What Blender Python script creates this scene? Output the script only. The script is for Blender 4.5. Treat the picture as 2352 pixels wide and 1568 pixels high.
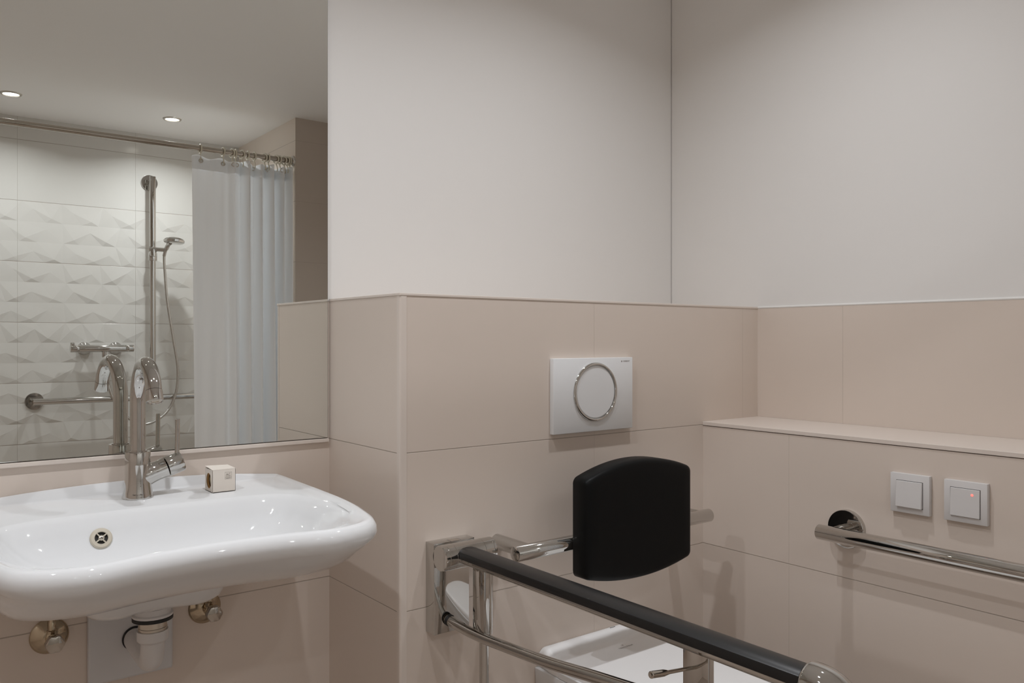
import bpy, bmesh, math, random
from mathutils import Vector, Matrix

for o in list(bpy.data.objects):
    bpy.data.objects.remove(o, do_unlink=True)
sc = bpy.context.scene
COL = sc.collection
PI = math.pi

# ------------------------------------------------------------------ camera, world, exposure
CEIL = 2.213
cam_d = bpy.data.cameras.new('camera')
cam_d.sensor_width = 36.0
cam_d.lens = 1880.0 / 2352.0 * 36.0
cam_d.shift_y = -4.0 / 2352.0
cam_d.clip_start = 0.02
cam = bpy.data.objects.new('camera', cam_d)
COL.objects.link(cam)
cam.location = (0, 0, 1.115)
cam.rotation_euler = (math.radians(90), 0, -math.atan2(0.610, 0.792))
sc.camera = cam

w = bpy.data.worlds.new('world'); sc.world = w; w.use_nodes = True
w.node_tree.nodes['Background'].inputs[0].default_value = (0.9, 0.93, 1.0, 1)
w.node_tree.nodes['Background'].inputs[1].default_value = 0.02
sc.view_settings.view_transform = 'Standard'
sc.view_settings.look = 'None'
sc.view_settings.gamma = 1.0
sc.view_settings.use_curve_mapping = False
sc.view_settings.exposure = 0.0

sc.cycles.max_bounces = 16
sc.cycles.diffuse_bounces = 10
sc.cycles.glossy_bounces = 8

LIGHT_POS = [(0.457, -0.955), (1.145, -0.955), (0.457, 0.945), (1.240, 0.945), (-0.235, -0.955), (-0.235, 0.945)]
LIGHT_W = [3.9, 5.4, 3.9, 4.3, 4.4, 5.0]
SPOT_DEG = 147.0
LIGHT_COL = (0.965, 0.99, 1.03)

# ------------------------------------------------------------------ materials
def lin(c):
    return tuple(((v / 255) / 12.92 if v / 255 <= 0.04045 else ((v / 255 + 0.055) / 1.055) ** 2.4) for v in c)

def newmat(name):
    m = bpy.data.materials.new(name); m.use_nodes = True
    nt = m.node_tree
    return m, nt, nt.nodes['Principled BSDF']

def pm(name, col, rough=0.5, metal=0.0, coat=0.0, noise=None, spec=None, emit=None, estr=0.0):
    m, nt, b = newmat(name)
    b.inputs['Base Color'].default_value = (*col, 1)
    b.inputs['Roughness'].default_value = rough
    b.inputs['Metallic'].default_value = metal
    if coat:
        b.inputs['Coat Weight'].default_value = coat
        b.inputs['Coat Roughness'].default_value = 0.03
    if spec is not None:
        b.inputs['Specular IOR Level'].default_value = spec
    if emit:
        b.inputs['Emission Color'].default_value = (*emit, 1)
        b.inputs['Emission Strength'].default_value = estr
    if noise:
        sc_, st, dist = noise
        n = nt.nodes.new('ShaderNodeTexNoise'); n.inputs['Scale'].default_value = sc_
        n.inputs['Detail'].default_value = 4
        g = nt.nodes.new('ShaderNodeNewGeometry')
        nt.links.new(g.outputs['Position'], n.inputs['Vector'])
        bp = nt.nodes.new('ShaderNodeBump'); bp.inputs['Strength'].default_value = st
        bp.inputs['Distance'].default_value = dist
        nt.links.new(n.outputs['Fac'], bp.inputs['Height'])
        nt.links.new(bp.outputs['Normal'], b.inputs['Normal'])
    return m

def tile_mat(name, axis, u0, width, z0=0.0, h=0.3, col=(0.55, 0.455, 0.395), rough=0.32, grout=(0.42, 0.36, 0.31), lw=0.0010, vert=True):
    """large wall tiles; joints from world position, 'axis' is the horizontal axis of the wall"""
    m, nt, b = newmat(name)
    N, L = nt.nodes, nt.links
    g = N.new('ShaderNodeNewGeometry'); s = N.new('ShaderNodeSeparateXYZ')
    L.new(g.outputs['Position'], s.inputs[0])
    def mth(op, a, bb=None, c=None):
        n = N.new('ShaderNodeMath'); n.operation = op
        for i, v in enumerate((a, bb, c)):
            if v is None: continue
            if isinstance(v, (int, float)): n.inputs[i].default_value = v
            else: L.new(v, n.inputs[i])
        return n.outputs[0]
    def joint(src, off, size):
        a = mth('SUBTRACT', src, off); a = mth('DIVIDE', a, size); a = mth('ADD', a, 0.5)
        fl = mth('FLOOR', a)
        f = mth('SUBTRACT', a, fl); f = mth('SUBTRACT', f, 0.5)
        d = mth('MULTIPLY', mth('ABSOLUTE', f), size)
        return d
    mp = N.new('ShaderNodeMapRange'); mp.interpolation_type = 'SMOOTHSTEP'
    dz = joint(s.outputs['Z'], z0, h)
    du = joint(s.outputs[axis], u0, width)
    d = mth('MINIMUM', dz, mth('ADD', du, 0.00075)) if vert else dz
    L.new(d, mp.inputs[0]); mp.inputs[1].default_value = lw * 0.45; mp.inputs[2].default_value = lw * 1.3
    mix = N.new('ShaderNodeMix'); mix.data_type = 'RGBA'
    L.new(mp.outputs[0], mix.inputs[0])
    mix.inputs[6].default_value = (*grout, 1)
    # faint cloudy variation of the glaze
    nz = N.new('ShaderNodeTexNoise'); nz.inputs['Scale'].default_value = 2.2; nz.inputs['Detail'].default_value = 5
    L.new(g.outputs['Position'], nz.inputs['Vector'])
    cr = N.new('ShaderNodeMix'); cr.data_type = 'RGBA'
    L.new(nz.outputs['Fac'], cr.inputs[0])
    cr.inputs[6].default_value = (*[c * 0.97 for c in col], 1)
    cr.inputs[7].default_value = (col[0] * 1.03, col[1] * 1.03, col[2] * 1.04, 1)
    L.new(cr.outputs[2], mix.inputs[7])
    L.new(mix.outputs[2], b.inputs['Base Color'])
    b.inputs['Roughness'].default_value = rough
    bp = N.new('ShaderNodeBump'); bp.inputs['Strength'].default_value = 0.6; bp.inputs['Distance'].default_value = 0.0012
    L.new(mp.outputs[0], bp.inputs['Height'])
    L.new(bp.outputs['Normal'], b.inputs['Normal'])
    return m

TILE = (0.675, 0.59, 0.52)
M = {}
M['tile_back'] = tile_mat('beige_wall_tile_back', 'X', 0.368, 0.54, col=TILE)
M['tile_return'] = tile_mat('beige_wall_tile_return', 'Y', 0.0, 5.0, col=TILE, vert=False)
M['tile_cistern'] = tile_mat('beige_wall_tile_cistern', 'X', 1.274, 0.54, col=TILE)
M['tile_right'] = tile_mat('beige_wall_tile_right', 'Y', 1.102, 0.54, col=TILE)
M['tile_pier'] = tile_mat('beige_wall_tile_pier', 'Y', -0.556, 0.54, col=(0.80, 0.72, 0.64))  # same tile, colour lifted to stand in for light missing on the pier
M['tile_shower'] = tile_mat('pale_shower_tile', 'X', 0.528, 0.541, col=(0.61, 0.60, 0.565), rough=0.16, grout=(0.40, 0.36, 0.32), lw=0.0014)
M['trim'] = pm('beige_edge_profile', (0.70, 0.625, 0.565), 0.35)
M['paint'] = pm('white_wall_paint', (0.765, 0.75, 0.73), 0.62, noise=(140, 0.05, 0.002))
M['ceil'] = pm('white_ceiling_paint', (0.92, 0.925, 0.92), 0.55, noise=(60, 0.04, 0.002))
M['floor'] = pm('brown_floor_tile', (0.36, 0.295, 0.245), 0.4)
M['lid'] = pm('white_lid_plastic', (0.86, 0.86, 0.86), 0.12)
M['ceramic'] = pm('white_glazed_ceramic', (0.75, 0.76, 0.77), 0.045)
M['chrome'] = pm('polished_chrome', (0.575, 0.562, 0.54), 0.035, 1.0)
M['chrome_dark'] = pm('dark_chrome', (0.47, 0.43, 0.38), 0.08, 1.0)  # darker chrome tone; on the curtain rod it paints in darker reflections
M['brass'] = pm('tarnished_brass_chrome', (0.50, 0.42, 0.31), 0.14, 1.0)
M['steel'] = pm('brushed_steel', (0.62, 0.57, 0.50), 0.28, 1.0)
M['mirror'] = pm('mirror_silver', (0.835, 0.85, 0.825), 0.0, 1.0)
M['glass_edge'] = pm('mirror_edge_green', (0.03, 0.045, 0.035), 0.2)
M['black'] = pm('black_soft_plastic', (0.0055, 0.0058, 0.006), 0.42, noise=(600, 0.08, 0.0005), spec=0.12)
M['rubber'] = pm('black_rubber', (0.01, 0.01, 0.01), 0.5)
M['padtop'] = pm('black_arm_cushion', (0.0085, 0.0085, 0.009), 0.36, noise=(500, 0.05, 0.0005), spec=0.42)
M['white_plastic'] = pm('white_plastic', (0.76, 0.77, 0.78), 0.25)
M['switch_plastic'] = pm('white_switch_plastic', (0.66, 0.645, 0.64), 0.35)
M['pipe'] = pm('white_pvc', (0.66, 0.645, 0.64), 0.3)
M['panel'] = pm('white_cover_panel', (0.62, 0.62, 0.63), 0.35)
M['overflow'] = pm('cream_plastic_ring', (0.56, 0.51, 0.42), 0.4)
M['hole'] = pm('dark_cavity', (0.02, 0.017, 0.014), 0.6)
M['carton'] = pm('cream_carton', (0.76, 0.70, 0.63), 0.6, noise=(300, 0.05, 0.0005))
M['carton_in'] = pm('brown_carton_inside', (0.42, 0.24, 0.09), 0.7)
M['soap'] = pm('cream_soap', (0.62, 0.56, 0.42), 0.4)
M['ink'] = pm('grey_ink', (0.18, 0.155, 0.135), 0.7)
M['ink_soft'] = pm('soft_grey_ink', (0.30, 0.285, 0.27), 0.6)
M['ring'] = pm('cream_curtain_ring', (0.70, 0.66, 0.55), 0.3)
M['hose'] = pm('metal_hose', (0.55, 0.53, 0.50), 0.22, 1.0)
M['led'] = pm('red_led', (0.8, 0.1, 0.08), 0.4, emit=(1.0, 0.12, 0.10), estr=2.2)
M['lens'] = pm('lamp_lens', (0.9, 0.9, 0.9), 0.4, emit=(1.0, 0.97, 0.9), estr=14.0)
M['dl_ring'] = pm('downlight_ring', (0.55, 0.52, 0.47), 0.3, 0.6)
# curtain cloth: diffuse + translucent
m, nt, b = newmat('white_curtain_cloth')
b.inputs['Base Color'].default_value = (0.92, 0.938, 0.955, 1); b.inputs['Roughness'].default_value = 0.8
tr = nt.nodes.new('ShaderNodeBsdfTranslucent'); tr.inputs[0].default_value = (0.92, 0.938, 0.955, 1)
mx = nt.nodes.new('ShaderNodeMixShader'); mx.inputs[0].default_value = 0.10
nt.links.new(b.outputs[0], mx.inputs[1]); nt.links.new(tr.outputs[0], mx.inputs[2])
nt.links.new(mx.outputs[0], nt.nodes['Material Output'].inputs[0])
M['curtain'] = m

# ------------------------------------------------------------------ mesh helpers
def bx(bm, x0, x1, y0, y1, z0, z1, bev=0.0, seg=2):
    r = bmesh.ops.create_cube(bm, size=1.0)
    vs = r['verts']
    for v in vs:
        v.co = Vector(((x0 + x1) / 2 + v.co.x * (x1 - x0), (y0 + y1) / 2 + v.co.y * (y1 - y0), (z0 + z1) / 2 + v.co.z * (z1 - z0)))
    if bev > 0:
        es = list({e for v in vs for e in v.link_edges})
        bmesh.ops.bevel(bm, geom=es, offset=bev, segments=seg, profile=0.5, affect='EDGES')
    return vs

def frame(axis):
    a = Vector(axis).normalized()
    t = Vector((0, 0, 1)) if abs(a.z) < 0.9 else Vector((1, 0, 0))
    u = a.cross(t).normalized(); v = a.cross(u).normalized()
    return a, u, v

def lathe(bm, prof, c=(0, 0, 0), axis=(0, 0, 1), seg=40, cap0=True, cap1=True):
    """prof: list of (radius, height along axis)"""
    a, u, v = frame(axis); c = Vector(c)
    rings = []
    for r, h in prof:
        if r < 1e-6:
            rings.append([bm.verts.new(c + a * h)])
        else:
            rings.append([bm.verts.new(c + a * h + (u * math.cos(t) + v * math.sin(t)) * r) for t in [2 * PI * k / seg for k in range(seg)]])
    for A, B in zip(rings, rings[1:]):
        if len(A) == 1 and len(B) == 1: continue
        for k in range(seg):
            k2 = (k + 1) % seg
            if len(A) == 1: bm.faces.new((A[0], B[k2], B[k]))
            elif len(B) == 1: bm.faces.new((A[k], A[k2], B[0]))
            else: bm.faces.new((A[k], A[k2], B[k2], B[k]))
    if cap0 and len(rings[0]) > 1: bm.faces.new(rings[0])
    if cap1 and len(rings[-1]) > 1: bm.faces.new(rings[-1])

def smooth_path(pts, sub=8):
    pts = [Vector(p) for p in pts]; out = []
    n = len(pts)
    for i in range(n - 1):
        p0 = pts[max(i - 1, 0)]; p1 = pts[i]; p2 = pts[i + 1]; p3 = pts[min(i + 2, n - 1)]
        for k in range(sub):
            t = k / sub
            out.append(0.5 * ((2 * p1) + (p2 - p0) * t + (2 * p0 - 5 * p1 + 4 * p2 - p3) * t * t + (3 * p1 - p0 - 3 * p2 + p3) * t ** 3))
    out.append(pts[-1])
    return out

def tube(bm, pts, r, seg=20, caps=True, bev=0.0):
    pts = [Vector(p) for p in pts]
    n = len(pts)
    rr = r if isinstance(r, (list, tuple)) else [r] * n
    if bev > 0:   # small rounded ends
        d0 = (pts[1] - pts[0]).normalized(); d1 = (pts[-1] - pts[-2]).normalized()
        pts = [pts[0], pts[0] + d0 * bev] + pts[1:-1] + [pts[-1] - d1 * bev, pts[-1]]
        rr = [rr[0] - bev, rr[0]] + list(rr[1:-1]) + [rr[-1], rr[-1] - bev]
        n = len(pts)
    tang = []
    for i in range(n):
        a = pts[min(i + 1, n - 1)] - pts[max(i - 1, 0)]
        tang.append(a.normalized())
    a, u, v = frame(tang[0])
    rings = []
    for i in range(n):
        t = tang[i]
        u = (u - t * u.dot(t)).normalized(); v = t.cross(u)
        rings.append([bm.verts.new(pts[i] + (u * math.cos(q) + v * math.sin(q)) * rr[i]) for q in [2 * PI * k / seg for k in range(seg)]])
    for A, B in zip(rings, rings[1:]):
        for k in range(seg):
            k2 = (k + 1) % seg
            bm.faces.new((A[k], A[k2], B[k2], B[k]))
    if caps:
        bm.faces.new(rings[0]); bm.faces.new(rings[-1])

def torus(bm, c, axis, R, r, seg=40, rs=12, a0=0.0, a1=2 * PI):
    a, u, v = frame(axis); c = Vector(c)
    full = abs(a1 - a0 - 2 * PI) < 1e-6
    n = seg if full else seg + 1
    rings = []
    for k in range(n):
        t = a0 + (a1 - a0) * k / seg
        d = u * math.cos(t) + v * math.sin(t)
        rings.append([bm.verts.new(c + d * (R + r * math.cos(q)) + a * r * math.sin(q)) for q in [2 * PI * j / rs for j in range(rs)]])
    for k in range(seg if full else seg):
        A = rings[k]; B = rings[(k + 1) % n]
        for j in range(rs):
            j2 = (j + 1) % rs
            bm.faces.new((A[j], A[j2], B[j2], B[j]))

def loft(bm, loops, cap0=True, cap1=True):
    rings = [[bm.verts.new(p) for p in lp] for lp in loops]
    n = len(rings[0])
    for A, B in zip(rings, rings[1:]):
        for k in range(n):
            k2 = (k + 1) % n
            bm.faces.new((A[k], A[k2], B[k2], B[k]))
    if cap0: bm.faces.new(rings[0])
    if cap1: bm.faces.new(rings[-1])

def prism(bm, outline, p0, p1, U, V):
    """outline 2-D (u,v) polygon swept from p0 to p1"""
    U = Vector(U); V = Vector(V)
    loft(bm, [[Vector(p) + U * a + V * b for a, b in outline] for p in (p0, p1)])

def root_of(o):
    while o.parent: o = o.parent
    return o

def obj(name, bm, mat, parent=None, smooth=True, angle=35, bevel=0.0):
    bmesh.ops.remove_doubles(bm, verts=bm.verts, dist=1e-6)
    bmesh.ops.recalc_face_normals(bm, faces=bm.faces)
    me = bpy.data.meshes.new(name)
    if parent: off = root_of(parent).location.copy()
    else:
        xs = [v.co.x for v in bm.verts]; ys = [v.co.y for v in bm.verts]; zs = [v.co.z for v in bm.verts]
        off = Vector(((min(xs) + max(xs)) / 2, (min(ys) + max(ys)) / 2, min(zs)))
    for v in bm.verts: v.co -= off
    bm.to_mesh(me); bm.free()
    if isinstance(mat, (list, tuple)):
        for m_ in mat: me.materials.append(m_)
    else: me.materials.append(mat)
    if smooth:
        for p in me.polygons: p.use_smooth = True
        me.set_sharp_from_angle(angle=math.radians(angle))
    o = bpy.data.objects.new(name, me); COL.objects.link(o)
    if parent: o.parent = parent
    else: o.location = off
    if bevel > 0:
        md = o.modifiers.new('bevel', 'BEVEL'); md.width = bevel; md.segments = 2; md.limit_method = 'ANGLE'
    return o

def thing(name, label, cat, loc, group=None):
    o = bpy.data.objects.new(name, None); COL.objects.link(o)
    o.empty_display_size = 0.05
    o.location = loc; o['label'] = label; o['category'] = cat
    if group: o['group'] = group
    return o

def tag(o, label, cat, group=None):
    o['label'] = label; o['category'] = cat
    if group: o['group'] = group
    return o

def struct(name, bm, mat, bevel=0.0, parent=None):
    o = obj(name, bm, mat, parent=parent, smooth=False, bevel=bevel)
    if parent is None: o['kind'] = 'structure'
    return o

def dup(r0, loc, label=None):
    r = r0.copy(); COL.objects.link(r); r.location = loc
    if label: r['label'] = label
    for ch in list(r0.children):
        c = ch.copy(); COL.objects.link(c); c.parent = r
        for g in list(ch.children):
            d = g.copy(); COL.objects.link(d); d.parent = c
    return r

def text_bm(s, size, origin, U, V, depth=0.0002, align='CENTER', spacing=1.0):
    """lettering as thin mesh; U reading direction, V up"""
    cu = bpy.data.curves.new('txt', 'FONT'); cu.body = s; cu.size = size; cu.align_x = align; cu.align_y = 'CENTER'
    cu.extrude = depth; cu.space_character = spacing
    to = bpy.data.objects.new('txt', cu); COL.objects.link(to)
    dg = bpy.context.evaluated_depsgraph_get(); dg.update()
    me = bpy.data.meshes.new_from_object(to.evaluated_get(dg))
    bm = bmesh.new(); bm.from_mesh(me)
    U = Vector(U).normalized(); V = Vector(V).normalized(); W = U.cross(V)
    for v in bm.verts:
        v.co = Vector(origin) + U * v.co.x + V * v.co.y + W * v.co.z
    bpy.data.objects.remove(to, do_unlink=True); bpy.data.meshes.remove(me); bpy.data.curves.remove(cu)
    return bm

def B(): return bmesh.new()

# ------------------------------------------------------------------ room
YA = 1.656   # mirror wall
YB = 1.350   # cistern wall front
X1 = 0.773   # return face
X2 = 1.652   # right wall lower tier
X3 = 1.879   # right wall upper tier
YS = -1.365  # shower wall
YP = -0.556  # pier face
XP = 1.620   # pier side
XL = -1.05   # left wall

bm = B(); bx(bm, XL, 2.0, YS, YA, -0.05, 0.0); struct('floor', bm, M['floor'])
bm = B(); bx(bm, XL - 0.1, 2.0, YS - 0.1, YA + 0.1, CEIL, CEIL + 0.05); struct('ceiling', bm, M['ceil'])
bm = B(); bx(bm, XL, 2.0, YA + 0.003, YA + 0.1, 1.2, CEIL); struct('wall_back', bm, M['paint'])
bm = B(); bx(bm, XL, X1, YA, YA + 0.1, 0, 1.2); struct('wall_back_lower', bm, M['tile_back'])
bm = B(); bx(bm, XL - 0.1, XL, YS, YA, 0, CEIL); struct('wall_left', bm, M['tile_right'])
# cistern casing: front + side, with the edge profile between them
bm = B(); bx(bm, X1 + 0.010, X3 + 0.1, YB, YA + 0.1, 0, 1.1985); struct('wall_cistern', bm, M['tile_cistern'])
bm = B(); bx(bm, X1, X1 + 0.010, YB + 0.010, YA, 0, 1.1985); struct('wall_cistern_side', bm, M['tile_return'])
bm = B()
q = [(0, 0), (0.0095, 0)]
pr = [(X1 + 0.0145, YB - 0.0008), (X1 + 0.003, YB - 0.0008), (X1 + 0.0008, YB + 0.0002), (X1 - 0.0006, YB + 0.0025), (X1 - 0.0006, YB + 0.0103), (X1 + 0.010, YB + 0.0103), (X1 + 0.010, YB), (X1 + 0.0145, YB)]
loft(bm, [[(x, y, 0) for x, y in pr], [(x, y, 1.1985) for x, y in pr]])
struct('trim_1', bm, M['trim'])
bm = B()   # top edge profile of the casing
bx(bm, X1 - 0.0015, X3, YB - 0.0015, YB + 0.012, 1.1985, 1.2035, 0.0008)
bx(bm, X1 - 0.0015, X1 + 0.012, YB + 0.012, YA, 1.1985, 1.2035, 0.0008)
struct('trim_2', bm, M['trim'])
# right wall
bm = B(); bx(bm, X3 + 0.003, 2.0, YP, YA, 1.2, CEIL); struct('wall_right', bm, M['paint'])
bm = B(); bx(bm, X3, 2.0, YP, YB, 0.908, 1.2); struct('wall_right_tiled', bm, M['tile_right'])
bm = B(); bx(bm, X2, 2.0, YP, YB, 0, 0.8970); struct('wall_right_lower', bm, M['tile_right'])
bm = B(); bx(bm, X2 - 0.002, X3, YP, YB, 0.8985, 0.9080, 0.0010); struct('trim_3', bm, M['trim'])
bm = B()
tube(bm, [(X3 + 0.002, YP, 1.2015), (X3 + 0.002, 0.2, 1.2022), (X3 + 0.002, 0.8, 1.2012), (X3 + 0.002, YB, 1.2015)], 0.0035, 8)
struct('trim_4', bm, M['paint'])
# pier beside the shower
bm = B(); bx(bm, XP, 2.0, YS, YP, 0, CEIL); struct('wall_pier', bm, M['tile_pier'])
# shower wall: smooth rows, then three-dimensional faceted rows between 0.6 and 1.8 m
bm = B(); bx(bm, XL, XP, YS - 0.1, YS, 1.8, CEIL); bx(bm, XL, XP, YS - 0.1, YS, 0, 0.6); bx(bm, XL, XP, YS - 0.1, YS - 0.003, 0.6, 1.8)
struct('wall_shower', bm, M['tile_shower'])
random.seed(7)
bm = B()
cw = 0.541 / 3
def row_tris(k):
    off = 0.1 if k % 2 == 0 else 0.29
    out = []; i = -10
    x = 0.528 + off * 0.541 - 10 * cw
    while x < XP + 0.3:
        rr_ = random.Random(int(k * 1000 + i + 50))
        c = x + rr_.uniform(-0.016, 0.016); hw = rr_.uniform(0.030, 0.041)
        out.append((c - hw, c + rr_.uniform(-0.015, 0.015), c + hw, rr_.uniform(0.015, 0.022), rr_.uniform(0.0036, 0.0056)))
        x += cw; i += 1
    return out
def jit(x, z, s=0):
    return random.Random(int(x * 7919 + z * 104729)).uniform(0.0, 0.0014)
def strip(bm, lo, hi):
    i = j = 0
    while i < len(lo) - 1 or j < len(hi) - 1:
        if j == len(hi) - 1 or (i < len(lo) - 1 and lo[i + 1].co.x <= hi[j + 1].co.x):
            bm.faces.new((lo[i], lo[i + 1], hi[j])); i += 1
        else:
            bm.faces.new((lo[i], hi[j + 1], hi[j])); j += 1
from mathutils.geometry import delaunay_2d_cdt
P2, DEP, ED = [], [], []
for k in range(6, 19):
    z = k * 0.1
    for (a, c, b_, hh, dep) in row_tris(k):
        i0 = len(P2)
        P2 += [Vector((a, z)), Vector((b_, z))]; DEP += [jit(a, z), jit(b_, z)]
        ED.append((i0, i0 + 1))
        if k < 18:
            P2.append(Vector((c, z + hh))); DEP.append(dep); ED += [(i0, i0 + 2), (i0 + 1, i0 + 2)]
            # shoulder of the facet above, gently sloping back to the wall
            rr_ = random.Random(int(a * 9973 + k))
            P2.append(Vector((b_ + cw * 0.30 + rr_.uniform(-.012, .012), z + 0.055 + rr_.uniform(-.01, .012)))); DEP.append(rr_.uniform(0.0015, 0.0036))
vv, ee, ff, ov, oe, of = delaunay_2d_cdt(P2, ED, [], 0, 1e-5)
nv = [bm.verts.new((p.x, YS + DEP[o_[0]], p.y)) for p, o_ in zip(vv, ov)]
for f in ff:
    bm.faces.new([nv[i] for i in f])
# trim to the wall span
for x, n in ((XL, (-1, 0, 0)), (XP, (1, 0, 0))):
    g = bm.verts[:] + bm.edges[:] + bm.faces[:]
    bmesh.ops.bisect_plane(bm, geom=g, plane_co=(x, 0, 0), plane_no=n, clear_outer=True)
o = obj('wall_shower_relief', bm, M['tile_shower'], smooth=False); o['kind'] = 'structure'

# profile strip under the mirror
bm = B(); bx(bm, XL, X1 - 0.004, YA - 0.008, YA, 0.8935, 0.9015, 0.0012); struct('trim_5', bm, M['trim'])

# ------------------------------------------------------------------ mirror
t = thing('wall_mirror', 'large frameless mirror on tiled wall above the washbasin', 'mirror', (-0.1, YA - 0.003, 0.903))
bm = B(); bx(bm, -0.95, 0.7665, YA - 0.0055, YA - 0.0045, 0.9035, 2.19); obj('silver_face', bm, M['mirror'], t, smooth=False)
bm = B(); bx(bm, -0.9505, 0.7672, YA - 0.0045, YA - 0.0003, 0.9030, 2.1905); obj('backing', bm, M['glass_edge'], t, smooth=False)

# ------------------------------------------------------------------ downlights
def make_downlight(x, y, wt, label):
    t = thing('downlight', label, 'ceiling light', (x, y, CEIL), 'recessed ceiling downlights')
    bm = B(); lathe(bm, [(0.031, -0.001), (0.034, -0.006), (0.041, -0.005), (0.044, -0.0003)], (x, y, CEIL), (0, 0, 1), 40, False, False)
    obj('trim_ring', bm, M['dl_ring'], t)
    bm = B(); lathe(bm, [(0.0, -0.0035), (0.031, -0.0025), (0.0315, -0.0004)], (x, y, CEIL), (0, 0, 1), 40, False, True)
    obj('lens', bm, M['lens'], t)
    ld = bpy.data.lights.new('lamp', 'AREA'); ld.shape = 'DISK'; ld.size = 0.042; ld.energy = wt
    ld.spread = math.radians(SPOT_DEG); ld.color = LIGHT_COL
    lo = bpy.data.objects.new('lamp', ld); COL.objects.link(lo); lo.parent = t; lo.location = (0, 0, -0.0065)
    return t
dlab = ['recessed downlight over the shower, nearer the thermostatic mixer', 'recessed downlight over the shower, nearer the curtain',
        'recessed downlight in the ceiling above the washbasin', 'recessed downlight in the ceiling above the toilet',
        'recessed downlight over the shower, beside the left wall', 'recessed downlight above the mirror wall, beside the left wall']
for (x, y), wt, lb in zip(LIGHT_POS, LIGHT_W, dlab): make_downlight(x, y, wt, lb)

# ------------------------------------------------------------------ washbasin
CX = 0.367
def ring_pts(half, zf, sub=7):
    """half: (dx, Y, z) from rear centre to front centre; mirrored and smoothed to a closed loop"""
    full = list(half) + [(-a, b, c) for a, b, c in reversed(half[1:-1])]
    n = len(full); out = []
    P = [Vector(p) for p in full]
    for i in range(n):
        p0, p1, p2, p3 = P[i - 1], P[i], P[(i + 1) % n], P[(i + 2) % n]
        for k in range(sub):
            s = k / sub
            p = 0.5 * ((2 * p1) + (p2 - p0) * s + (2 * p0 - 5 * p1 + 4 * p2 - p3) * s * s + (3 * p1 - p0 - 3 * p2 + p3) * s ** 3)
            out.append(Vector((CX + p.x, min(p.y, YA - 0.0005), p.z)))
    return out
O_ = [(0, 1.656), (.15, 1.656), (.282, 1.656), (.297, 1.64), (.2955, 1.52), (.2925, 1.42), (.287, 1.32), (.273, 1.228), (.243, 1.138), (.170, 1.104), (.085, 1.120), (0, 1.127)]
def inset(pts, d, wall=True, c=(0, 1.36)):
    out = []
    n = len(pts)
    for i, (x, y) in enumerate(pts):
        if wall and i <= 2: out.append((x - (d if i == 2 else 0), 1.656)); continue
        if wall and i == 3: out.append((x - d, 1.64)); continue
        a = pts[max(i - 1, 0)]; b_ = pts[i + 1] if i + 1 < n else (-pts[i - 1][0], pts[i - 1][1])
        tx, ty = b_[0] - a[0], b_[1] - a[1]; l = math.hypot(tx, ty)
        nx, ny = ty / l, -tx / l
        if nx * (c[0] - x) + ny * (c[1] - y) < 0: nx, ny = -nx, -ny
        out.append((max(x + nx * d, 0) if i < n - 1 else 0, y + ny * d))
    return out
def wz(pts, z): return [(x, y, z(i, x, y) if callable(z) else z) for i, (x, y) in enumerate(pts)]
inner = [(0, 1.478), (.11, 1.476), (.185, 1.468), (.222, 1.445), (.236, 1.41), (.242, 1.365), (.241, 1.30), (.230, 1.235), (.200, 1.176), (.150, 1.155), (.080, 1.170), (0, 1.177)]
def sc2(pts, f, c=(0, 1.33), fy=None):
    fy = fy or f
    return [(c[0] + (x - c[0]) * f, c[1] + (y - c[1]) * fy) for x, y in pts]
zb = lambda i, x, y: 0.852 - (0.017 * (x / 0.29) ** 2) if i <= 2 else (0.836 if i == 3 else 0.834)
loops = []
loops.append(ring_pts(wz(sc2(inner, 0.10, (0, 1.37)), 0.742), 0))
loops.append(ring_pts(wz(sc2(inner, 0.45, (0, 1.36)), 0.745), 0))
loops.append(ring_pts(wz(sc2(inner, 0.70, (0, 1.35)), 0.757), 0))
loops.append(ring_pts(wz(sc2(inner, 0.85, (0, 1.34)), 0.776), 0))
loops.append(ring_pts(wz(sc2(inner, 0.95, (0, 1.33)), 0.802), 0))
loops.append(ring_pts(wz(inner, 0.822), 0))
i2 = inset(inner, -0.010, wall=False); loops.append(ring_pts(wz(i2, 0.8285), 0))
i3 = inset(inner, -0.0135, wall=False); loops.append(ring_pts(wz(i3, 0.8299), 0))
# deck to splash lip
d1 = inset(O_, 0.030); d1[0] = (0, 1.635); d1[1] = (.15, 1.635); d1[2] = (.255, 1.633); d1[3] = (.268, 1.61)
loops.append(ring_pts(wz(d1, lambda i, x, y: 0.8305 if i <= 3 else 0.8315), 0))
d2 = inset(O_, 0.022); d2[0] = (0, 1.640); d2[1] = (.15, 1.640); d2[2] = (.262, 1.640); d2[3] = (.277, 1.62)
loops.append(ring_pts(wz(d2, lambda i, x, y: 0.8335 if i > 3 else 0.8335), 0))
d3 = inset(O_, 0.014); d3[0] = (0, 1.645); d3[1] = (.15, 1.645); d3[2] = (.27, 1.646); d3[3] = (.284, 1.632)
loops.append(ring_pts(wz(d3, lambda i, x, y: (0.852 - 0.017 * (x / .29) ** 2) if i <= 2 else 0.8365), 0))
loops.append(ring_pts(wz(inset(O_, 0.006), lambda i, x, y: (0.852 - 0.017 * (x / .29) ** 2) if i <= 2 else 0.833), 0))
loops.append(ring_pts(wz(inset(O_, 0.001), 0.825), 0))
loops.append(ring_pts(wz(O_, 0.815), 0))
loops.append(ring_pts(wz(inset(O_, 0.003), 0.808), 0))
loops.append(ring_pts(wz(inset(O_, 0.011), 0.8005), 0))
loops.append(ring_pts(wz(inset(O_, 0.019), 0.794), 0))
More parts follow.
